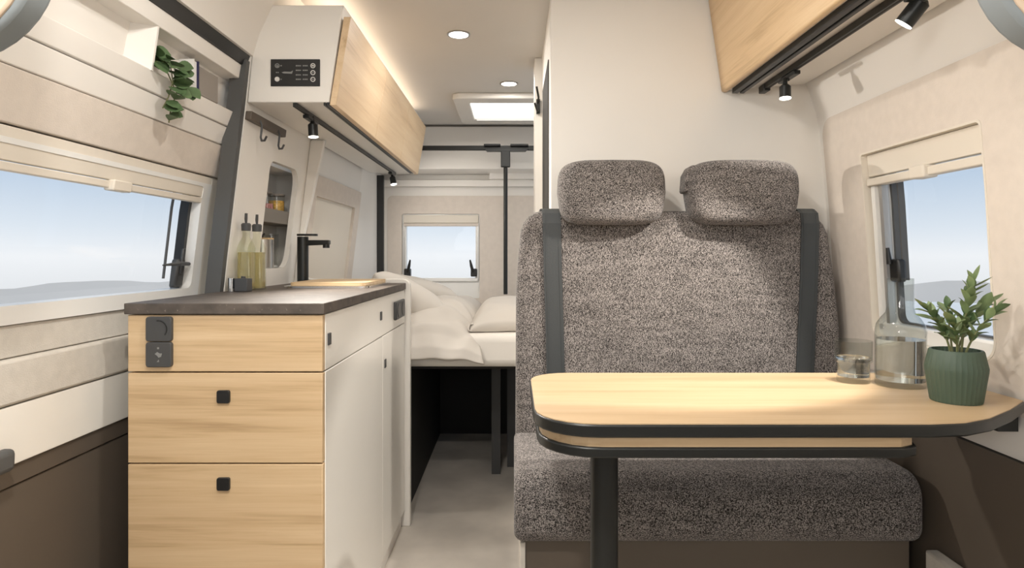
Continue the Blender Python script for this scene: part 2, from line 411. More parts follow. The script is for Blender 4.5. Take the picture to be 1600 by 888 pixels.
strip('felt_bolster', 'felt_grey', .735, .8165, -.008, bevel=.006)
strip('white_strip', 'white_gloss', .6255, .733, -.004)
strip('kick_band', 'dark_panel', .586, .623, .002)
strip('kick_panel', 'dark_panel', .0, .583, .006)
gh = MB().slab(fD, 1.05, 1.12, .625, .665, -.03, -.004, 1, 2).build('grab_handle', 'rubber', door, bevel=.01, seg=3)

# window in the door
w1 = MB().ring(fD, rrect(.40, 1.803, .878, 1.20, (.03, .02, .01, .03)), rrect(.45, 1.760, .912, 1.19, (.03, .02, .01, .03)), .0, .05, nr=2).build('window_1', 'frame_white', smooth=True)
struct(w1, 'wide window in the sliding door with half-drawn beige blind', 'window')
MB().slab(fD, 1.746, 1.762, .912, 1.19, .026, .05, 1, 4).build('gasket', 'black', w1)
MB().slab(fD, .45, 1.760, .91, 1.19, .046, .05, 1, 4).build('pane', 'pane', w1)
MB().slab(fD, 1.690, 1.695, .94, 1.19, .040, .045, 1, 4).build('pane_edge', 'rubber', w1)
bl = MB().slab(fD, .40, 1.800, 1.162, 1.219, .002, .012, 1, 3).build('blind_cassette', 'blind', w1, bevel=.002)
MB().slab(fD, .40, 1.793, 1.145, 1.160, .0, .014, 1, 2).build('blind_rail', 'blind', bl, bevel=.002)
MB().slab(fD, 1.36, 1.425, 1.140, 1.163, -.010, .012, 1, 2).build('blind_handle', 'blind', bl, bevel=.003)
la = MB().slab(fD, 1.705, 1.745, .915, .992, .014, .034, 1, 2).build('latch', 'dark_grey', w1, bevel=.006)
MB().slab(fD, 1.715, 1.728, .95, 1.02, .008, .016, 1, 2).build('latch_post', 'dark_grey', la, bevel=.003)
MB().tube([fD(1.745, .978, .006), fD(1.66, .980, -.012), fD(1.57, .977, -.02)], [.005, .006, .002]).build('lever', 'dark_grey', la)

# right window
w2 = MB().ring(fR, rrect(1.23, 1.685, .772, 1.274, (.05, .03, .01, .012)), rrect(1.262, 1.628, .83, 1.25, (.03, .02, .01, .01)), .03, .055, nr=2).build('window_2', 'frame_white', smooth=True)
struct(w2, 'side window beside the table with a short cream blind', 'window')
MB().ring(fR, rrect(1.262, 1.630, .83, 1.25, .02), rrect(1.267, 1.620, .834, 1.25, .02), .04, .055, nr=1).build('gasket', 'rubber', w2)
MB().slab(fR, 1.26, 1.63, .83, 1.25, .05, .054, 1, 4).build('pane', 'pane', w2)
MB().slab(fR, 1.648, 1.664, .80, 1.18, .012, .03, 1, 4).build('guide_rail', 'frame_white', w2)
MB().slab(fR, 1.620, 1.634, .82, 1.18, .014, .03, 1, 4).build('stay_arm', 'alu', w2)
MB().slab(fR, 1.578, 1.583, .94, 1.19, .030, .045, 1, 4).build('pane_edge', 'rubber', w2)
win2i = rrect(1.250, 1.675, .792, 1.263, (.042, .028, .006, .010))
MB().ring(fR, win2, win2i, -.001, .034, nr=1).build('reveal', 'blind', w2)
b2 = MB().slab(fR, 1.252, 1.674, 1.205, 1.262, .014, .032, 1, 3).build('blind_cassette', 'blind', w2, bevel=.002)
MB().slab(fR, 1.247, 1.672, 1.180, 1.200, .006, .030, 1, 2).build('blind_rail', 'blind', b2, bevel=.003)
MB().slab(fR, 1.425, 1.478, 1.176, 1.205, -.004, .03, 1, 2).build('blind_handle', 'blind', b2, bevel=.004)
l2 = MB().slab(fR, 1.572, 1.612, .935, .992, .014, .035, 1, 2).build('latch', 'black', w2, bevel=.006)
MB().tube([fR(1.600, .98, .010), fR(1.598, 1.02, .006)], [.007, .004]).build('lever', 'black', l2)
MB().slab(fR, 1.25, 1.672, .79, .83, .012, .04, 1, 2).build('sill', 'frame_white', w2, bevel=.006)

# partition in front of the washroom
pt = MB().box(.107, .93, 1.895, 1.93, 0, CZ).build('wall_partition', 'partition', bevel=.004)
struct(pt, 'cream partition wall behind the bench seat', 'wall')
MB().box(.107, .14, 1.93, 2.46, 0, CZ).build('side_wall', 'partition', pt)
MB().box(.080, .14, 2.46, 2.60, 0, CZ).build('corner_post', 'partition', pt, bevel=.004)
MB().box(.104, .109, 1.955, 2.33, 0.02, 1.60).build('door_frame', 'gap', pt)
MB().box(.14, .93, 2.58, 2.60, 0, CZ).build('rear_face', 'partition', pt)
hk = thing('coat_hook', 'small black double coat hook on the partition corner', 'hook', (.08, 2.455, 1.58))
MB().box(.086, .100, 2.448, 2.46, 1.545, 1.60).build('plate', 'black', hk)
MB().tube([(.093, 2.45, 1.585), (.093, 2.42, 1.60), (.085, 2.40, 1.635)], .004).build('prong', 'black', hk)
MB().tube([(.093, 2.45, 1.555), (.088, 2.42, 1.55), (.078, 2.405, 1.575)], .004).build('prong', 'black', hk)

# rear wall
win3 = rrect(-.70, -.215, .735, 1.262, .012)
fB = lambda x, z, d: (x, 4.0+d, z)
wb = MB().ring(fB, [(-1, 0), (1, 0), (1, 1.80), (-1, 1.80)], win3, .004, .06, nr=2).build('wall_rear', 'liner')
struct(wb, 'white rear wall of the van behind the bed', 'wall')
MB().ring(fB, rrect(-.79, .80, .60, 1.375, .03), win3, -.006, .01, nr=2).build('felt_panel', 'felt', wb)
MB().box(-.9, .9, 3.945, 3.99, 1.428, 1.470).build('header_rail', 'liner', wb, bevel=.004)
MB().box(-.9, .9, 3.72, 3.99, 1.505, CZ-.004).build('soffit', 'liner', wb, bevel=.006)
MB().box(-.15, .9, 3.90, 3.99, 1.47, 1.505).build('shelf_end', 'liner', wb)
MB().box(-.9, .9, 3.715, 3.73, CZ-.012, CZ-.006).build('soffit_line', 'shelf_grey', wb)
w3 = MB().ring(fB, rrect(-.70, -.215, .735, 1.262, .012), rrect(-.675, -.240, .86, 1.20, .012), .01, .055, nr=1).build('window_3', 'frame_white')
struct(w3, 'small rear window above the bed', 'window')
MB().box(-.675, -.240, 4.045, 4.049, .86, 1.20).build('pane', 'pane', w3)
b3 = MB().box(-.69, -.222, 4.0, 4.02, 1.205, 1.255).build('blind_cassette', 'blind', w3, bevel=.003)
MB().box(-.69, -.222, 3.995, 4.02, 1.185, 1.203).build('blind_rail', 'felt', b3, bevel=.003)
MB().box(-.685, -.227, 3.995, 4.02, .84, .862).build('sill', 'frame_white', w3, bevel=.003)
MB().box(-.694, -.680, 3.998, 4.02, .85, 1.20).build('guide_rail', 'alu', w3)
MB().box(-.232, -.220, 3.998, 4.02, .85, 1.20).build('guide_rail', 'alu', w3)
for x, s_ in ((-.665, 1), (-.250, -1)):
    l3 = MB().box(x-.02, x+.02, 3.985, 4.03, .87, .92).build('latch', 'black', w3, bevel=.006)
    MB().tube([(x+.005*s_, 3.985, .90), (x+.015*s_, 3.97, .94), (x+.022*s_, 3.965, .975)], [.010, .009, .005]).build('lever', 'black', l3)
tp = MB().box(-.826, -.786, 3.85, 3.88, .58, 1.485).build('trim_3', 'black'); struct(tp, 'black upright seal in the rear left corner', 'trim')

# washroom / wheel-arch enclosure under the bed
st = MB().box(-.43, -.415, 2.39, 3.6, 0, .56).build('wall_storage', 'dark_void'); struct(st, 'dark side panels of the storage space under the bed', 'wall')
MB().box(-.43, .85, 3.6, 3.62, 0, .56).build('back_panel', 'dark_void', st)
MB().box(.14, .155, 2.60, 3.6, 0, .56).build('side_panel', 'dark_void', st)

# outside
hv = MB(); hn = 360
random.seed(3)
def ridge(dist, base_z, h, seed, mat, name, label):
    b = MB(); vs = []; fs = []
    for i in range(hn+1):
        a = R(-180 + 360*i/hn); rx, ry = math.sin(a), math.cos(a)
        z = base_z + h - .7*rx + 2.4*noise.noise((rx*2.6+seed, ry*2.6, seed)) + 1.5*noise.noise((rx*9+.4, ry*9+.7, seed+.3)) + .3*noise.noise((rx*30, ry*30, seed))
        vs += [(rx*dist*.90, ry*dist*.90, base_z-.6), (rx*dist, ry*dist, z), (rx*dist*1.25, ry*dist*1.25, base_z-12)]
    for i in range(hn):
        k = i*3; fs += [(k, k+3, k+4, k+1), (k+1, k+4, k+5, k+2)]
    o = b.add(vs, fs).build(name, mat, smooth='all'); struct(o, label, 'hill'); return o
ridge(140, -6.0, 1.9, 1.3, 'hill', 'hills', 'pale coastal hills seen through the windows, haze in their colour')
g = MB(); n = 64
g.add([(0, 0, -5.5)] + [(140*math.cos(2*math.pi*i/n), 140*math.sin(2*math.pi*i/n), -6.7) for i in range(n)], [(0, 1+i, 1+(i+1) % n) for i in range(n)])
go = g.build('ground', 'sand', smooth='all'); struct(go, 'pale sandy ground outside the windows', 'ground')

# ================================================================== KITCHEN
kit = thing('kitchen_cabinet', 'low kitchen cabinet with oak drawer end and white aisle side', 'cabinet', (-.61, 1.85, 0))
KX0, KX1, KY0, KY1 = -.815, -.403, 1.351, 2.362
MB().box(KX0+.004, KX1-.016, KY0+.018, KY1, 0.0, .876).build('body', 'gap', kit)
MB().box(KX0+.0, KX0+.012, KY0+.02, KY1, 0.0, .876).build('side_panel', 'white', kit)
zs = [(.7555, .875), (.5625, .7525), (.335, .5595), (.06, .332)]
fr_ = []
for i, (a, b) in enumerate(zs):
    d_ = MB().box(KX0, KX1-.001, KY0, KY0+.018, a, b).build('drawer_front' if i else 'fascia', 'wood_x', kit, bevel=.0015)
    fr_.append(d_)
    if i:
        zc = {1: .703, 2: .519, 3: .29}[i]
        MB().prism([(x, KY0+.004, z) for x, z in rrect(-.6255, -.5985, zc-.0135, zc+.0135, .004, 3)],
                   [(x, KY0-.006, z) for x, z in rrect(-.6255, -.5985, zc-.0135, zc+.0135, .004, 3)]).build('knob', 'black', d_, bevel=.001)
# sockets on the drawer end
for i, (a, b) in enumerate(((.820, .872), (.766, .8185))):
    sk = MB().prism([(x, KY0+.002, z) for x, z in rrect(-.773, -.719, a, b, .006, 4)], [(x, KY0-.009, z) for x, z in rrect(-.773, -.719, a, b, .006, 4)]).build('socket', 'dark_grey', fr_[0], bevel=.0015)
    zc = (a+b)/2
    if i == 0:
        MB().lathe([(.0215, 0), (.0215, .002)], (0, 0, 0), 32)
        c_ = MB(); ang = [R(100-140*k/16) for k in range(17)]
        c_.prism([(-.746+.019*math.cos(t), KY0-.0092, zc+.019*math.sin(t)) for t in ang] + [(-.746+.017*math.cos(t), KY0-.0092, zc+.017*math.sin(t)) for t in ang[::-1]],
                 [(-.746+.019*math.cos(t), KY0-.0102, zc+.019*math.sin(t)) for t in ang] + [(-.746+.017*math.cos(t), KY0-.0102, zc+.017*math.sin(t)) for t in ang[::-1]])
        c_.build('dial_mark', 'black', fr_[0])
    else:
        for pts in ([(-.002,.012),(.002,.012),(.002,.016),(-.002,.016)], [(-.007,.002),(-.002,.006),(.003,.003),(.008,.003),(.006,-.004),(.001,-.006),(-.002,-.002)], [(-.003,-.015),(.002,-.015),(.001,-.010)]):
            MB().prism([(-.746+x, KY0-.0088, zc+z) for x, z in pts], [(-.746+x, KY0-.0096, zc+z) for x, z in pts]).build('symbol', 'mark_dim', fr_[0])
# aisle side: upper drawers and doors
def aisle(name, y0, y1, z0, z1, ky, kz, hh=.013):
    d_ = MB().box(KX1-.016, KX1, y0, y1, z0, z1).build(name, 'white_gloss', kit, bevel=.0012)
    MB().box(KX1-.002, KX1+.003, ky-.010, ky+.010, kz-hh, kz+hh).build('knob', 'dark_grey', d_, bevel=.001)
    return d_
dA = aisle('aisle_drawer', KY0+.0185, 2.358, .7555, .875, 1.394, .819)
MB().box(KX1-.002, KX1+.003, 1.927, 1.947, .805, .831).build('knob', 'dark_grey', dA, bevel=.001)
sk = MB().box(KX1-.001, KX1+.010, 2.145, 2.312, .783, .845).build('double_socket', 'dark_grey', dA, bevel=.004)
for yy in (2.187, 2.270):
    MB().cyl((KX1+.0095, yy, .814), (KX1+.0115, yy, .814), .024, n=20).build('socket_insert', 'black', dA)
MB().box(KX1-.016, KX1, KY0+.0185, 1.9635, .062, .7525).build('aisle_door', 'white_gloss', kit, bevel=.0012)
aisle('aisle_door', 1.9655, 2.358, .062, .7525, 2.0, .664)
MB().box(KX1-.03, KX1-.012, KY0+.01, 2.358, 0, .06).build('plinth', 'white', kit)
MB().box(KX1-.012, KX1-.008, 1.97, 2.02, .055, .10).build('plinth_catch', 'black', kit)
# end panel rising beside the bed
ep = MB(); xi = -.402
outl = [(-.395+.012, 0), (-.383, .885)] + [(-.383-.03+.03*math.cos(R(t)), .885+.03*math.sin(R(t))) for t in (15, 30, 45, 60, 75, 90)]
fl_ = [(-.745+.05*math.cos(R(t)), .965+.05*math.sin(R(t))) for t in (270, 255, 240, 225, 210, 195, 180)]
fl_ = [(x-.0, z) for x, z in fl_]
outl += fl_ + [(-.782, 1.05), (-.700, 1.428), (-XL(1.428)-.0, 1.428), (-XL(1.1), 1.1), (-XL(.9), .9), (-.83, 0)]
ep.prism([(x, 2.364, z) for x, z in outl], [(x, 2.388, z) for x, z in outl])
tag(ep.build('end_panel', 'white', bevel=.003), 'white upright end panel between kitchen and bed with curved cut-away', 'panel')
# worktop with sink board
wt = MB().box(-.820, -.399, 1.345, 2.363, .877, .900).build('worktop', 'stone', bevel=.0015); tag(wt, 'dark brown speckled stone-look worktop on the kitchen cabinet', 'worktop')
sink = thing('sink', 'chrome-rimmed sink insert in the dark worktop', 'sink', (-.58, 2.14, .9))
fT = lambda x, y, d: (x, y, .9005+d)
MB().plate(fT, rrect(-.715, -.445, 1.965, 2.325, .03), .0, .006).build('rim', 'chrome', sink, smooth=True)
cb = MB().plate(lambda x, y, d: (x, y, .907+d), rrect(-.700, -.460, 1.985, 2.315, .025), .0, .010).build('cutting_board', 'wood_x', bevel=.0)
tag(cb, 'oak cutting board lying over the sink', 'cutting board')
# tap
tapo = thing('tap', 'black kitchen tap with short straight spout', 'tap', (-.752, 2.28, .9))
MB().cyl((-.752, 2.28, .9), (-.752, 2.28, 1.068), .0195, n=28).build('body', 'black_metal', tapo, smooth=True)
MB().prism([(x, y, 1.071) for x, y in rrect(-.772, -.700, 2.262, 2.298, .015, 4)], [(x, y, 1.078) for x, y in rrect(-.772, -.700, 2.262, 2.298, .015, 4)]).build('lever', 'black_metal', tapo)
MB().prism([(-.745, 2.268, 1.036), (-.745, 2.292, 1.036), (-.745, 2.292, 1.056), (-.745, 2.268, 1.056)], [(-.655, 2.264, 1.040), (-.655, 2.29, 1.040), (-.655, 2.29, 1.056), (-.655, 2.264, 1.056)]).build('spout', 'black_metal', tapo, bevel=.003)
MB().cyl((-.668, 2.277, 1.028), (-.668, 2.277, 1.045), .012, n=20).build('nozzle', 'black_metal', tapo)
# oil bottles
def bottle(x, y, label, w=.021, h=.125):
    t = thing('oil_bottle', label, 'bottle', (x, y, .9005), 'oil bottles on the worktop')
    pr = []
    def sq(r, z, q): return [(x+a, y+b, .9005+z) for a, b in rrect(-r, r, -r, r, q*r, 5)]
    loops = [sq(w, 0, .35), sq(w, h, .35), sq(w*.9, h+.012, .6), sq(w*.5, h+.032, .95), sq(w*.5, h+.052, .95)]
    b = MB()
    for a, c in zip(loops, loops[1:]):
        n = len(a); b.add(a+c, [(i, (i+1) % n, n+(i+1) % n, n+i) for i in range(n)])
    b.add(loops[0], [tuple(range(len(loops[0])))[::-1]])
    b.build('glass_body', 'bottle_glass', t, smooth=True)
    o1 = sq(w*.9, .004, .35); o2 = sq(w*.9, h-.012, .35)
    MB().prism(o1, o2).build('oil', 'oil', t, smooth=True)
    z = .9005+h+.050
    MB().lathe([(w*.62, 0), (w*.66, .018), (w*.5, .022)], (x, y, z), 20).build('stopper', 'dark_grey', t, smooth=True)
    MB().tube([(x, y, z+.02), (x, y-.001, z+.034), (x+.002, y-.004, z+.050)], [.003, .0045, .004]).build('pourer', 'dark_grey', t)
bottle(-.765, 1.905, 'square glass oil bottle nearer the niche, right of its twin', .0215, .122)
bottle(-.772, 1.845, 'square glass oil bottle behind the black grinder, left of its twin', .0205, .122)
gr = thing('grinder', 'black square grinder in front of the oil bottles', 'grinder', (-.758, 1.795, .9005))
MB().box(-.777, -.741, 1.777, 1.813, .9005, .937).build('body', 'dark_grey', gr, bevel=.002)
MB().cyl((-.759, 1.795, .937), (-.759, 1.795, .943), .006).build('knob', 'dark_grey', gr)
gs = thing('grinder', 'small silver grinder beside the black one', 'grinder', (-.79, 1.80, .9005))
MB().lathe([(.010, 0), (.010, .037), (.009, .038)], (-.7915, 1.795, .9005), 24).build('body', 'chrome', gs, smooth=True)
MB().lathe([(.0101, 0), (.0101, .008)], (-.7915, 1.795, .9005), 24).build('base_ring', 'steel', gs)

# niche contents
def jar(x, y, z, r, h, fill, fh, label, cat='jar', lid='shelf_grey'):
    t = thing('storage_jar', label, cat, (x, y, z), 'jars in the wall niche')
    MB().lathe([(r, 0), (r, h)], (x, y, z), 28).build('glass_body', 'glass', t, smooth=True)
    MB().lathe([(r*.93, .002), (r*.93, fh)], (x, y, z), 28).build('contents', fill, t, smooth=True)
    MB().lathe([(r*1.03, h), (r*1.03, h+.006)], (x, y, z), 28).build('lid', lid, t)
jar(-.850, 2.20, 1.121, .022, .092, 'pink', .058, 'glass jar with pink contents on the niche shelf')
jar(-.850, 2.29, 1.121, .028, .092, 'pasta', .075, 'glass jar of yellow pasta on the niche shelf')
cn = thing('canister', 'steel canister with black knob in the lower niche', 'canister', (-.862, 2.19, .957))
MB().lathe([(.038, 0), (.038, .098)], (-.862, 2.19, .958), 36).build('body', 'steel', cn, smooth=True)
MB().lathe([(.0385, .098), (.0385, .103), (.03, .104)], (-.862, 2.19, .958), 36).build('lid', 'cork', cn)
MB().tube([(-.862, 2.17, 1.076), (-.862, 2.19, 1.066), (-.862, 2.21, 1.076)], [.003, .005, .003]).build('knob', 'dark_grey', cn)
jar(-.868, 2.285, .957, .026, .115, 'page', .01, 'empty glass jar beside the steel canister', lid='glass')

# hook rail
hr = thing('hook_rail', 'dark hook rail with two hooks under the overhead cabinet', 'hook rail', (-.75, 1.93, 1.39))
MB().slab(fL, 1.80, 2.075, 1.384, 1.408, -.018, 0, 1, 1).build('rail', 'dark_panel', hr, bevel=.002)
for yy in (1.865, 2.005):
    x = -XL(1.38)+.018
    MB().tube([(x, yy, 1.394), (x+.006, yy, 1.380), (x+.002, yy, 1.345), (x+.006, yy-.004, 1.335), (x+.018, yy-.012, 1.334), (x+.026, yy-.018, 1.345)], .0032, 8).build('hook', 'dark_grey', hr)

# ================================================================== OVERHEAD CABINET LEFT
oc = thing('overhead_cabinet', 'long overhead cabinet with oak flaps and control panel above the kitchen', 'cabinet', (-.62, 2.55, 1.43))
OY0, OY1 = 1.80, 3.33
prof = [(-.750, 1.432), (-.520, 1.432), (-.482, 1.692), (-.478, 1.706), (-.685, 1.706), (-.722, 1.62), (-.738, 1.56)]
MB().prism([(x, OY0, z) for x, z in prof], [(x, OY1, z) for x, z in prof]).build('carcass', 'white', oc, bevel=.003)
for a, b in ((OY0-.002, 2.308), (2.312, 2.818), (2.822, OY1+.004)):
    pf = [(-.518, 1.424), (-.500, 1.424), (-.458, 1.672), (-.478, 1.672)]
    MB().prism([(x, a, z) for x, z in pf], [(x, b, z) for x, z in pf]).build('flap', 'wood_over', oc, bevel=.0012)
MB().box(-.536, -.530, OY0+.002, OY1-.03, 1.424, 1.4325).build('grip_strip', 'black', oc)
MB().box(-.528, -.519, OY0+.002, OY1-.03, 1.424, 1.4325).build('grip_strip', 'black', oc)
lt = MB().box(-.600, -.500, OY0+.03, OY1-.03, 1.7065, 1.711).build('light_strip', 'led', oc)
cp = MB().box(-.683, -.545, OY0-.004, OY0+.001, 1.477, 1.5525).build('control_panel', 'black', oc, bevel=.001)
def disc(x, z, r, mat, name, ring=0):
    b = MB(); n = 20
    if ring:
        b.ring(lambda a, c, d: (a, OY0-.0042-d, c), [(x+r*math.cos(2*math.pi*i/n), z+r*math.sin(2*math.pi*i/n)) for i in range(n)], [(x+ring*math.cos(2*math.pi*i/n), z+ring*math.sin(2*math.pi*i/n)) for i in range(n)], 0, .001, 1, n)
    else: b.cyl((x, OY0-.0035, z), (x, OY0-.0055, z), r, n=n)
    return b.build(name, mat, cp)
px = lambda u: (u-803)*.0018
pz = lambda v: 1-(v-400)*.0018
disc(px(434), pz(124.5), .0068, 'mark', 'button')
disc(px(434), pz(103.5), .0066, 'mark_dim', 'button', .0045); disc(px(434), pz(104), .003, 'mark_dim', 'icon')
for v in (103.5, 114.3, 124.8):
    disc(px(489.7), pz(v), .0070, 'mark', 'button', .0048)
    MB().box(px(489.7)-.0032, px(489.7)+.0032, OY0-.0055, OY0-.004, pz(v)-.0015, pz(v)+.0015).build('icon', 'mark_dim' if v > 104 else 'mark', cp)
MB().prism([(px(u), OY0-.0038, pz(v)) for u, v in ((441, 114), (445, 112.6), (455, 113), (458.5, 111), (457, 116), (444, 115.5))],
           [(px(u), OY0-.005, pz(v)) for u, v in ((441, 114), (445, 112.6), (455, 113), (458.5, 111), (457, 116), (444, 115.5))]).build('vehicle_symbol', 'mark_dim', cp)
mk = MB()
for v in (103.5, 110.6, 117.8, 124.6):
    for u0, w_ in ((463, 3), (466.6, 2.2), (469.4, 1.5), (473.8, 2), (476.4, 2.6), (479.4, 2)):
        mk.box(px(u0), px(u0+w_), OY0-.0048, OY0-.0038, pz(v+.9), pz(v-.9))
for u0, v in ((439.2, 103.4), (439.2, 124.6), (432, 114), (434.6, 114)): mk.box(px(u0), px(u0+1.8), OY0-.0048, OY0-.0038, pz(v+.8), pz(v-.8))
mk.build('panel_lettering', 'mark_dim', cp)['kind'] = 'stuff'
# light tracks and spotlights
tr = MB().box(-.623, -.611, OY0+.003, OY1-.01, 1.420, 1.4318).build('light_track', 'black_metal', bevel=.001)
tag(tr, 'thin black light track under the left overhead cabinet', 'light track')
MB().box(-.619, -.615, OY0+.004, OY1-.011, 1.4195, 1.4205).build('slot', 'gap', tr)
def spotlight(base_pt, head_pt, aim, label, r=.0165, L=.058, power=6, angle=70, target=None, bar=.05, beam=None, blend=.6):
    t = thing('spotlight', label, 'spotlight', base_pt, 'black track spotlights')
    b = Vector(base_pt); h = Vector(head_pt); d = (Vector(aim)).normalized()
    MB().box(b.x-.009, b.x+.009, b.y-bar, b.y+bar, b.z-.011, b.z-.001).build('adapter', 'black_metal', t, bevel=.002)
    MB().tube([b+Vector((0, 0, -.010)), h - d*(L*.4) if (h-b).length < .04 else b+Vector((0, 0, -.02)), h], .0065).build('stem', 'black_metal', t)
    MB().lathe([(r*.55, 0), (r, .008), (r, L)], (0, 0, 0), 28)
    hd = MB(); q = d.to_track_quat('Z', 'Y').to_matrix()
    def lat(prof, mat, name):
        m = MB().lathe(prof, (0, 0, 0), 28); m.v = [tuple(h + q @ Vector(v)) for v in m.v]; return m.build(name, mat, t, smooth=True)
    lat([(r*.6, 0), (r, .006), (r, L), (r*.93, L), (r*.93, L-.004)], 'black_metal', 'head')
    lat([(r*.96, L-.003), (r*.96, L+.0015)], 'lamp_glow', 'lens')
    p = h + d*(L+.006)
    spot('spotlight_beam', p, p+Vector(beam) if beam else p+d, power, angle, blend)
spotlight((-.617, 1.946, 1.420), (-.612, 1.946, 1.404), (.06, -.03, -1), 'black track spotlight nearest the control panel', L=.042, r=.0145, power=40.0, angle=128, beam=(.80, -.40, -.62), blend=.6)
spotlight((-.617, 3.235, 1.420), (-.615, 3.235, 1.402), (.2, -.15, -1), 'black track spotlight at the bed end of the left track', L=.042, r=.0150, power=14, angle=115, beam=(.45, .80, -.35), blend=1)

# ================================================================== CEILING FIXTURES
def downlight(x, y, label, power=5):
    t = thing('ceiling_downlight', label, 'downlight', (x, y, CZ-.006), 'recessed ceiling downlights')
    b = MB().lathe([(.033, -.004), (.040, -.004), (.040, .0), (.033, 0), (.033, -.004)], (x, y, CZ), 36, cap=False); b.build('ring', 'steel', t, smooth=True)
    MB().lathe([(.0335, -.0035), (.0335, -.001)], (x, y, CZ), 36).build('lens', 'lamp_glow', t)
    d = bpy.data.lights.new('downlight_glow', 'AREA'); d.shape = 'DISK'; d.size = .066; d.energy = power; d.color = (1, .96, .90)
    o = bpy.data.objects.new('downlight_glow', d); C.objects.link(o); o.location = (x, y, CZ-.006)
downlight(-.19, 2.197, 'recessed ceiling downlight above the aisle beside the oak flaps', 2.8)
downlight(-.022, 2.825, 'recessed ceiling downlight next to the rooflight', 2.5)
downlight(-.28, .42, 'added unseen ceiling downlight above the cab passage', 14)  # extra lamp out of view, added to light the drawer fronts
downlight(-.12, 1.0, 'added unseen ceiling downlight above the table aisle', 7)  # another added lamp above the frame, lighting the table from overhead
sk = thing('rooflight', 'bright rectangular rooflight with white frame above the bed', 'rooflight', (0, 3.28, CZ))
MB().ring(lambda x, y, d: (x, y, CZ-d), rrect(-.29, .29, 2.98, 3.56, .04), rrect(-.212, .212, 3.08, 3.46, .012), 0, .028, 1).build('frame', 'white', sk, bevel=.006)
MB().box(-.213, .213, 3.08, 3.46, CZ-.008, CZ-.004).build('pane', 'skylight_glow', sk)
MB().box(-.20, .20, 3.445, 3.465, CZ-.034, CZ-.022).build('blind_bar', 'alu', sk)

# rail and pole
cbz = thing('cross_rail', 'black cross rail under the ceiling in front of the rear wall', 'rail', (-.1, 3.6, 1.61))
MB().box(-.74, .55, 3.588, 3.612, 1.593, 1.619).build('bar', 'black_metal', cbz, bevel=.003)
pl = thing('table_pole', 'black upright pole hanging from the cross rail', 'pole', (-.047, 3.585, .72))
MB().cyl((-.047, 3.585, .785), (-.047, 3.585, 1.60), .0115).build('pole', 'black_metal', pl, smooth=True)
MB().box(-.073, -.021, 3.562, 3.587, 1.495, 1.600).build('sleeve', 'black_metal', pl, bevel=.004)
MB().prism([(-.165, 3.56, 1.598), (-.150, 3.56, 1.582), (.065, 3.56, 1.582), (.080, 3.56, 1.598)], [(-.165, 3.587, 1.598), (-.150, 3.587, 1.582), (.065, 3.587, 1.582), (.080, 3.587, 1.598)]).build('clamp', 'black_metal', pl)
for x0, x1 in ((-.168, -.075), (-.02, .08)): MB().box(x0, x1, 3.56, 3.60, 1.612, 1.624).build('clamp_jaw', 'black', pl, bevel=.003)

# ================================================================== BED
bf = thing('bed_frame', 'dark bed frame with legs over the storage space', 'bed frame', (-.3, 3.2, 0))
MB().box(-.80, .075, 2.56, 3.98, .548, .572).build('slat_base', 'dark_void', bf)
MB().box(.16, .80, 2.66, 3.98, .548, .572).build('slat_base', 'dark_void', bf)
for x, y in ((-.082, 2.95), (-.012, 3.05)): MB().box(x-.02, x+.02, y-.02, y+.02, 0, .548).build('leg', 'dark_grey', bf)
mt = MB().box(-.79, .070, 2.44, 3.97, .573, .700).build('mattress', 'linen_white', bevel=.03, seg=4); tag(mt, 'thick cream mattress of the rear bed', 'mattress')
def sheet(name, fn, nu, nv, mat, parent, thick=.02):
    vs = []; fs = []
    for j in range(nv+1):
        for i in range(nu+1): vs.append(fn(i/nu, j/nv))
    for j in range(nv):
        for i in range(nu): k = j*(nu+1)+i; fs.append((k, k+1, k+nu+2, k+nu+1))
    o = MB().add(vs, fs).build(name, mat, parent, smooth='all')
    m = o.modifiers.new('thickness', 'SOLIDIFY'); m.thickness = thick; m.offset = -1
    q = o.modifiers.new('subdivision', 'SUBSURF'); q.levels = 1; q.render_levels = 1
    return o
du = thing('duvet', 'cream duvet draped over the front of the bed', 'duvet', (-.4, 3.1, .7))
def f1(s, t):
    # s across, t from rear to front hem
    x = -.775 + s*.645
    path = [(3.9, .745), (3.5, .765), (3.1, .785), (2.85, .795), (2.66, .782), (2.54, .748), (2.455, .70), (2.415, .655), (2.405, .617)]
    q = t*(len(path)-1); k = min(int(q), len(path)-2); w = q-k
    y = path[k][0]*(1-w)+path[k+1][0]*w; z = path[k][1]*(1-w)+path[k+1][1]*w
    edge = max(0, (s-.72)/.28); z -= .095*edge**3.5*(1 if z > .72 else .3); z += .028*math.exp(-((s-.70)/.16)**2)*(z > .70)*min(1, 3*t); x += .02*t*s - .03*edge**2*(1-t)
    if y > 2.5: z += .018*math.sin(s*7+1)*(1-edge)
    z += .020*noise.noise((x*7, y*4, 1.7)) + .014*noise.noise((x*13+y*9, y*3, 4.1)); c_ = math.atan2(y-2.55, x+.10); z += .010*math.sin(c_*11)*max(0, 1-math.hypot(y-2.62, x+.16)/.42); y += .020*noise.noise((x*11, z*6, 9.2)) - .028*math.sin(s*3.0)*min(1, t*1.4)
    z += .018*(1-s)*-1*(t > .98)
    return (x, y, z)
sheet('draped_fold', f1, 48, 60, 'linen', du, .04)
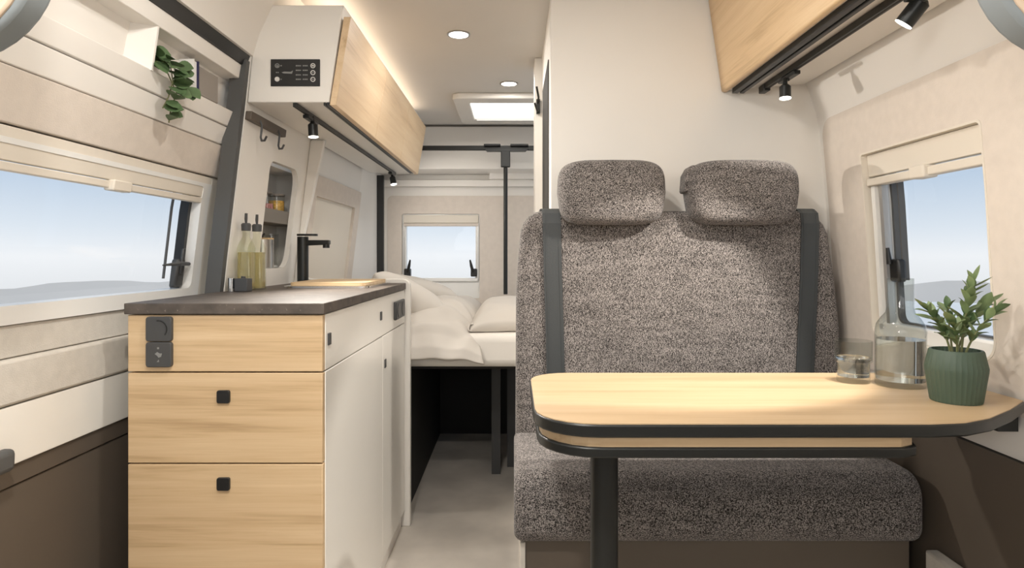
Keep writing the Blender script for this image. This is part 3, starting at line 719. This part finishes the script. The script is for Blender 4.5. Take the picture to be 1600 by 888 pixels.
def f2(s, t):
    x = -.175 + s*.24
    path = [(3.9, .740), (3.4, .770), (3.0, .795), (2.78, .805), (2.64, .795), (2.555, .765), (2.515, .725), (2.53, .700), (2.60, .696)]
    q = t*(len(path)-1); k = min(int(q), len(path)-2); w = q-k
    y = path[k][0]*(1-w)+path[k+1][0]*w; z = path[k][1]*(1-w)+path[k+1][1]*w
    e_ = max(0, 1-s/.35); z = .703 + (z-.703)*(1-.85*e_**2.5) + .014*math.sin(s*2.2+.3)*(z > .72); y += -.05*(1-s)*t
    z += .008*noise.noise((x*9, y*5, 3.3)) + .008*noise.noise((x*4+y*14, y*6, .4))
    return (x, y, z)
sheet('turned_back_fold', f2, 20, 36, 'linen', du, .03)
def pillow(loc, rot, sx, sy, sz, label, mat):
    vs = []; fs = []; n = 18
    for side in (1, -1):
        for j in range(n+1):
            for i in range(n+1):
                a = -1+2*i/n; b = -1+2*j/n
                h = ((1-a**4)*(1-b**4))**.55*(1-.15*(a*a+b*b))
                pin = 1-.10*(1-abs(b)**2)*abs(a)**2; pin2 = 1-.10*(1-abs(a)**2)*abs(b)**2
                nzv = .10*noise.noise((a*2.2+loc[0]*9, b*2.2, side*1.0))
                vs.append((sx*a*pin2, sy*b*pin, side*sz*h*(1+nzv)))
    N = (n+1)**2
    for l in (0, 1):
        for j in range(n):
            for i in range(n):
                k = l*N+j*(n+1)+i; fs.append((k, k+1, k+n+2, k+n+1))
    b = MB().add(vs, fs); me = b.build('pillow', mat, None, smooth='all', origin=(0, 0, 0))
    q = me.modifiers.new('subdivision', 'SUBSURF'); q.levels = 1; q.render_levels = 1
    me.location = loc; me.rotation_euler = rot; ORG[me.name] = Vector(loc)
    return tag(me, label, 'pillow', 'bed pillows')
pillow((-.465, 2.70, .795), (R(-22), R(30), R(10)), .175, .17, .085, 'plump cream pillow at the front corner of the bed', 'linen')
pillow((-.52, 3.28, .80), (R(-15), R(14), R(15)), .21, .20, .075, 'cream pillow lying behind the front pillow', 'linen')

# ================================================================== BENCH SEAT
be = thing('bench_seat', 'two-seat bench in grey tweed with headrests and belts', 'bench seat', (.45, 1.65, 0))
def cushion(name, outline, y0, y1, mat, bev, parent=be, taper=0):
    b = MB(); b.prism([(x, y0, z) for x, z in outline], [(x, y1, z) for x, z in outline])
    return b.build(name, mat, parent, bevel=bev, seg=5)
bo = [(.004, .47), (.006, .90), (.014, 1.02)] + [(.019+.062-.062*math.cos(R(t)), 1.063+.062*math.sin(R(t))) for t in (10, 30, 50, 70, 90)]
bo += [(.79, 1.125)] + [(.79+.085*math.sin(R(t)), 1.04+.085*math.cos(R(t))) for t in (15, 35, 55, 75, 90)] + [(.892, .93), (.905, .80), (.912, .47)]
cushion('backrest', bo[::-1], 1.765, 1.885, 'tweed', .022)
so = rrect(1.415, 1.80, .355, .512, (.04, .02, .02, .055), 6)
s_ = MB().prism([(.0, y, z) for y, z in so], [(.912, y, z) for y, z in so]).build('seat', 'tweed', be, bevel=.022, seg=5)
MB().box(.022, .90, 1.455, 1.88, .0, .356).build('base', 'dark_panel', be, bevel=.003)
MB().box(.014, .026, 1.447, 1.88, .0, .350).build('base_trim', 'felt_grey', be, bevel=.002)
def headrest(x0, x1, label, ear=False):
    z0, z1 = 1.083, 1.258
    cx = (x0+x1)/2; w = (x1-x0)/2; o = []
    b = MB(); n = 56; vs = []; fs = []
    L = []
    def outline(sw, sz, zc):
        pts = []
        for i in range(n):
            t = 2*math.pi*i/n; c, s = math.cos(t), math.sin(t)
            ex = 2/5.0
            xx = math.copysign(abs(c)**ex, c); zz = math.copysign(abs(s)**ex, s)
            k = 1 - .075*max(0, -zz) - .055*max(0, zz)**2
            pts.append((cx + w*sw*xx*k, zc + (z1-z0)/2*sz*zz))
        return pts
    zc = (z0+z1)/2
    for y, sw, sz in ((1.673, .78, .62), (1.676, .86, .76), (1.684, .945, .89), (1.70, .985, .97), (1.725, 1, 1), (1.765, .98, .98), (1.785, .92, .90), (1.795, .80, .72)):
        L.append([(x, y + .018*((x-cx)/w)**2, z) for x, z in outline(sw, sz, zc)])
    for a in L: vs += a
    for k in range(len(L)-1):
        fs += [(k*n+i, k*n+(i+1) % n, (k+1)*n+(i+1) % n, (k+1)*n+i) for i in range(n)]
    fs += [tuple(range(n))[::-1], tuple(range((len(L)-1)*n, len(L)*n))]
    h = b.add(vs, fs).build('headrest', 'tweed', be, smooth='all')
    for xx in (cx-.05, cx+.05): MB().cyl((xx, 1.78, 1.05), (xx, 1.78, 1.14), .006, n=12).build('headrest_rod', 'steel', h)
    if ear:
        MB().prism([(x0-.010, 1.72, 1.172), (x0+.03, 1.72, 1.172), (x0+.03, 1.72, 1.243), (x0+.010, 1.72, 1.246), (x0-.006, 1.72, 1.22)],
                   [(x0-.008, 1.79, 1.172), (x0+.03, 1.79, 1.172), (x0+.03, 1.79, 1.243), (x0+.010, 1.79, 1.246), (x0-.004, 1.79, 1.22)]).build('headrest_wing', 'tweed', h, bevel=.008, seg=3)
headrest(.117, .409, '')
headrest(.468, .766, '', True)
def belt(pts, w, top):
    b = MB(); vs = []; fs = []
    for x, y, z in pts: vs += [(x-w/2, y, z), (x+w/2, y, z), (x+w/2, y+.004, z), (x-w/2, y+.004, z)]
    for i in range(len(pts)-1):
        for k in range(4): fs.append((i*4+k, i*4+(k+1) % 4, i*4+4+(k+1) % 4, i*4+4+k))
    fs += [(0, 1, 2, 3), tuple(range(len(vs)-4, len(vs)))]
    bl_ = b.add(vs, fs).build('seat_belt', 'belt', be)
    MB().box(top[0]-w*.62, top[0]+w*.62, 1.80, 1.87, 1.118, 1.133).build('belt_outlet', 'black', bl_, bevel=.004)
    m = MB()
    for sx in (-1, 1):
        vs = []; fs = []
        for x, y, z in pts: vs += [(x+sx*w*.36-.0015, y-.0012, z), (x+sx*w*.36+.0015, y-.0012, z), (x+sx*w*.36+.0015, y+.001, z), (x+sx*w*.36-.0015, y+.001, z)]
        for i in range(len(pts)-1):
            for k in range(4): fs.append((i*4+k, i*4+(k+1) % 4, i*4+4+(k+1) % 4, i*4+4+k))
        m.add(vs, fs)
    m.build('belt_edge', 'belt', bl_)
belt([(.103, 1.83, 1.131), (.103, 1.79, 1.131), (.103, 1.766, 1.118), (.104, 1.757, 1.09), (.107, 1.756, .95), (.112, 1.757, .80), (.116, 1.757, .62), (.118, 1.757, .52)], .050, (.103,))
belt([(.815, 1.83, 1.131), (.815, 1.79, 1.131), (.815, 1.766, 1.118), (.814, 1.757, 1.09), (.811, 1.756, .95), (.805, 1.757, .80), (.797, 1.757, .62), (.793, 1.757, .52)], .049, (.815,))

# ================================================================== TABLE
tb = thing('dining_table', 'oak table with black edges and a single black leg', 'table', (.45, 1.2, 0))
def tab_out(x0, x1, yf, yb, right):
    pts = [(x0+.085-.085*math.cos(R(t)), yb-.085+.085*math.sin(R(t))) for t in (0, 15, 30, 45, 60, 75, 90)]
    pts += right
    pts += [(x0+.10-.10*math.sin(R(t)), yf+.10-.10*math.cos(R(t))) for t in (0, 15, 30, 45, 60, 75, 90)]
    return pts
TZ = .735
o_top = tab_out(.034, .93, 1.008, 1.452, [(.934, 1.452), (.934, 1.170), (.86, 1.105), (.78, 1.045), (.72, 1.016), (.66, 1.008)])
ins = lambda pts, k: [(.45+(x-.45)*(1-k/.45), 1.23+(y-1.23)*(1-k/.22)) for x, y in pts]
MB().prism([(x, y, TZ-.0225) for x, y in o_top], [(x, y, TZ-.0015) for x, y in o_top]).build('edge_band', 'black_metal', tb, bevel=.003)
i_ = ins(o_top, .0025)
MB().prism([(x, y, TZ-.018) for x, y in i_], [(x, y, TZ) for x, y in i_]).build('table_top', 'wood_table', tb)
o_low = tab_out(.040, .66, 1.012, 1.44, [(.655, 1.44), (.655, 1.05), (.645, 1.025), (.62, 1.012)])
MB().prism([(x, y, TZ-.056) for x, y in o_low], [(x, y, TZ-.039) for x, y in o_low]).build('lower_leaf_edge', 'black_metal', tb, bevel=.003)
l_ = [(.35+(x-.35)*.985, 1.23+(y-1.23)*.975) for x, y in o_low]
MB().prism([(x, y, TZ-.044) for x, y in l_], [(x, y, TZ-.0235) for x, y in l_]).build('lower_leaf', 'wood_table', tb)
MB().cyl((.160, 1.135, .012), (.160, 1.135, TZ-.056), .0245, n=32).build('leg', 'black_metal', tb, smooth=True)
MB().cyl((.160, 1.135, 0), (.160, 1.135, .014), .10, .09, n=40).build('foot', 'black_metal', tb, smooth=True)
MB().box(.90, .938, 1.19, 1.43, TZ-.062, TZ-.023).build('wall_bracket', 'black_metal', tb)

# glass, carafe, plant on the table
tg = thing('tumbler', 'clear stepped glass tumbler on the table', 'glass', (.713, 1.345, TZ))
MB().lathe([(.0, .0), (.031, .0), (.032, .002), (.032, .040), (.0365, .045), (.0370, .087), (.0352, .087), (.0350, .048), (.0302, .044), (.0300, .012), (0, .012)], (.713, 1.345, TZ+.0005), 40).build('glass_body', 'glass', tg, smooth=True)
MB().lathe([(.0298, .0125), (.0298, .044), (.0346, .049), (.0348, .052)], (.713, 1.345, TZ+.0005), 40).build('water', 'water', tg, smooth=True)
cf = thing('carafe', 'clear glass water carafe beside the green plant pot', 'carafe', (.788, 1.305, TZ))
cfp = [(0, 0), (.044, 0), (.0465, .003), (.0465, .112), (.044, .125), (.036, .138), (.027, .149), (.0245, .162), (.0245, .219)]
cin = [(.0230, .219), (.0230, .162), (.0255, .150), (.0345, .139), (.0425, .126), (.0447, .112), (.0447, .012), (0, .012)]
MB().lathe(cfp + cin, (.788, 1.305, TZ+.0005), 48).build('glass_body', 'glass', cf, smooth=True)
MB().lathe([(.0443, .0125), (.0443, .095)], (.788, 1.305, TZ+.0005), 48).build('water', 'water', cf, smooth=True)
pp = thing('potted_plant', 'leafy green plant in a ribbed dark green pot', 'potted plant', (.806, 1.167, TZ))
PC = (.806, 1.167, TZ+.0005)
MB().lathe([(.040, 0), (.041, .003), (.0485, .056), (.0490, .062), (.0425, .092), (.041, .094), (.038, .094), (.037, .075), (0, .075)], PC, 72, 1, .014).build('pot', 'pot_green', pp, smooth=True)
MB().lathe([(.036, .076), (.0, .080)], PC, 24).build('soil', 'soil', pp)
def leaf_mesh(name, L, w, fold, mat):
    vs = []; fs = []; n = 6
    for i in range(n+1):
        t = i/n; ww = w*math.sin(math.pi*min(1, t*.97+.02))**.8; z = fold*math.sin(t*2.0)*L
        vs += [(-ww, t*L, z+ww*.35), (0, t*L, z), (ww, t*L, z+ww*.35)]
    for i in range(n):
        k = i*3; fs += [(k, k+1, k+4, k+3), (k+1, k+2, k+5, k+4)]
    me = bpy.data.meshes.new(name); me.from_pydata(vs, [], fs); me.materials.append(MATS[mat])
    for p in me.polygons: p.use_smooth = True
    return me
LM = [leaf_mesh('leaf', .030, .0072, .15, 'leaf'), leaf_mesh('leaf', .034, .0078, -.1, 'leaf'), leaf_mesh('leaf', .028, .007, .2, 'leaf_dark')]
def put_leaf(parent, me, p, d, up, sc=1, name='leaf'):
    o = bpy.data.objects.new(name, me); C.objects.link(o); o.parent = parent
    d = Vector(d).normalized(); x = d.cross(Vector(up)).normalized(); z = x.cross(d)
    M = Matrix((x, d, z)).transposed().to_4x4(); M = Matrix.Translation(Vector(p)-ORG[parent.name]) @ M @ Matrix.Diagonal((sc, sc, sc, 1))
    o.matrix_local = M; return o
rnd = random.Random(11)
stems = [((.012, .004), (.030, .0, .212), 26), ((-.008, 0), (-.052, -.005, .165), 18), ((.004, .006), (.066, .012, .175), 15), ((-.004, -.008), (-.030, -.035, .145), 12), ((.008, -.008), (.045, -.035, .165), 14), ((0, .008), (.004, .03, .165), 10)]
for (bx_, by_), (tx, ty, tz), nl in stems:
    p0 = Vector(PC)+Vector((bx_, by_, .078)); p2 = Vector(PC)+Vector((tx, ty, tz)); p1 = (p0+p2)/2+Vector((-(tx-bx_)*.25, 0, .012))
    pts = [p0*(1-t)**2+p1*2*t*(1-t)+p2*t*t for t in [k/8 for k in range(9)]]
    MB().tube(pts, [.0022*(1-.06*k) for k in range(9)], 6).build('stem', 'stem', pp)
    for k in range(nl):
        t = .30+.70*k/(nl-1); q = p0*(1-t)**2+p1*2*t*(1-t)+p2*t*t; ax = (p1*(1-t)+p2*t-p0*(1-t)-p1*t).normalized()
        a = k*2.4+rnd.random()*.6; u = ax.orthogonal().normalized(); w_ = ax.cross(u)
        out = u*math.cos(a)+w_*math.sin(a)
        dr = out*(.95-.35*t)+ax*(.45+.35*t)
        if k == nl-1: dr = ax
        put_leaf(pp, LM[rnd.randrange(3)], q, dr, ax+Vector((0, 0, .4)), .85+.35*rnd.random())

# ================================================================== RIGHT OVERHEAD LOCKER
rl = thing('overhead_locker', 'oak-fronted overhead locker above the table', 'locker', (.72, 1.15, 1.486))
RY0, RY1 = .30, 1.892
pf = [(.628, 1.490), (.858, 1.507), (.80, 1.65), (.72, 1.755), (.592, 1.755)]
MB().prism([(x, RY0, z) for x, z in pf], [(x, RY1, z) for x, z in pf]).build('carcass', 'liner', rl)
pf2 = [(.612, 1.482), (.630, 1.482), (.592, 1.758), (.572, 1.758)]
for a, b in ((RY0, 1.096), (1.10, RY1-.002)):
    MB().prism([(x, a, z) for x, z in pf2], [(x, b, z) for x, z in pf2]).build('flap', 'wood_y', rl, bevel=.006, seg=3)
for x0, x1 in ((.640, .656), (.662, .674)): MB().box(x0, x1, RY0, RY1-.015, 1.476, 1.4935).build('grip_strip', 'black', rl, bevel=.002)
tr2 = MB().box(.718, .733, RY0, RY1-.02, 1.480, 1.4955).build('light_track', 'black_metal', bevel=.001); tag(tr2, 'black light track under the overhead locker above the table', 'light track')
MB().box(.716, .735, RY1-.06, RY1-.018, 1.474, 1.494).build('end_cap', 'black_metal', tr2, bevel=.002)
MB().box(.723, .728, RY0+.002, RY1-.07, 1.4795, 1.4805).build('slot', 'gap', tr2)
spotlight((.726, 1.69, 1.478), (.716, 1.690, 1.452), (-.03, -.10, -1), 'black track spotlight pointing down beside the partition', L=.036, r=.0145, power=2.5, angle=110)
spotlight((.726, 1.13, 1.478), (.752, 1.175, 1.472), (-.50, .42, -.80), 'black track spotlight tilted towards the kitchen', L=.050, r=.0165, power=44, angle=68, beam=(-.43, .42, -.85), blend=.3)

# cab arches in the upper corners
for sx, lb in ((-1, 'rounded grey-blue rimmed trim with tan face in the top left corner'), (1, 'rounded grey-blue rimmed trim with tan face in the top right corner')):
    pod = thing('cab_trim', lb, 'trim', (sx*.78, .75, 1.25), 'rounded cab trims')
    ol = rrect(.564, .88, 1.240, 1.76, (.13, .02, .02, .02), 10)
    MB().prism([(sx*x, .757, z) for x, z in ol], [(sx*x, .80, z) for x, z in ol]).build('rim', 'pod_rim', pod, bevel=.008, seg=3)
    il = rrect(.570, .874, 1.246, 1.754, (.125, .02, .02, .02), 10)
    MB().prism([(sx*x, .752, z) for x, z in il], [(sx*x, .760, z) for x, z in il]).build('face', 'pod_face', pod, bevel=.003)

# ================================================================== DOOR SHELF ITEMS
tv = thing('trailing_plant', 'trailing green plant hanging from the door shelf', 'plant', (-.815, 1.46, 1.40))
LV = [leaf_mesh('round_leaf', .032, .0165, .12, 'leaf_dark'), leaf_mesh('round_leaf', .028, .015, -.1, 'leaf_dark')]
rnd = random.Random(5)
MB().lathe([(.024, 0), (.028, .036), (.026, .036), (.024, .03), (0, .03)], (-.83, 1.42, 1.3995), 20).build('pot', 'dark_grey', tv, smooth=True)
vines = [[(-.83, 1.42, 1.43), (-.805, 1.42, 1.448), (-.765, 1.43, 1.435), (-.757, 1.445, 1.40), (-.765, 1.45, 1.365), (-.78, 1.455, 1.335), (-.790, 1.465, 1.305)],
         [(-.83, 1.42, 1.43), (-.80, 1.41, 1.445), (-.762, 1.42, 1.422), (-.762, 1.43, 1.39), (-.772, 1.43, 1.355), (-.785, 1.43, 1.33)],
         [(-.83, 1.42, 1.43), (-.80, 1.44, 1.447), (-.77, 1.47, 1.43), (-.76, 1.485, 1.40), (-.765, 1.485, 1.372)],
         [(-.83, 1.42, 1.43), (-.80, 1.40, 1.432), (-.775, 1.39, 1.422)], [(-.83, 1.42, 1.43), (-.80, 1.40, 1.440), (-.775, 1.41, 1.43), (-.765, 1.44, 1.38)]]
for vi, pts in enumerate(vines):
    MB().tube(pts, .0014, 6).build('stem', 'stem', tv)
    P_ = [Vector(p) for p in pts]
    for k in range(len(P_)-1):
        for t in (.35, .85):
            if k == 0 and t < .5: continue
            q = P_[k].lerp(P_[k+1], t)
            d = Vector((.55+.3*rnd.random(), rnd.uniform(-.9, .9), rnd.uniform(-.75, .25)))
            put_leaf(tv, LV[rnd.randrange(2)], q, d, (.9, -.5, .6), .95+.45*rnd.random())
bk = thing('book', 'upright book with navy edge and grey cover on the door shelf', 'book', (-.83, 1.58, 1.40))
by = 1.548
MB().box(-.888, -.778, by+.003, by+.021, 1.4005, 1.475).build('pages', 'page', bk)
MB().box(-.89, -.774, by+.021, by+.026, 1.3995, 1.477).build('cover', 'navy', bk)
MB().box(-.89, -.774, by, by+.003, 1.3995, 1.477).build('cover', 'page', bk)
b2_ = MB().box(-.80, -.778, by+.032, by+.135, 1.3995, 1.470).build('book', 'cover_grey', None, bevel=.002)
tag(b2_, 'plain grey book facing forward beside the navy-edged book', 'book')
MB().box(-.802, -.780, by+.034, by+.133, 1.4698, 1.4706).build('page_edge', 'page', b2_)
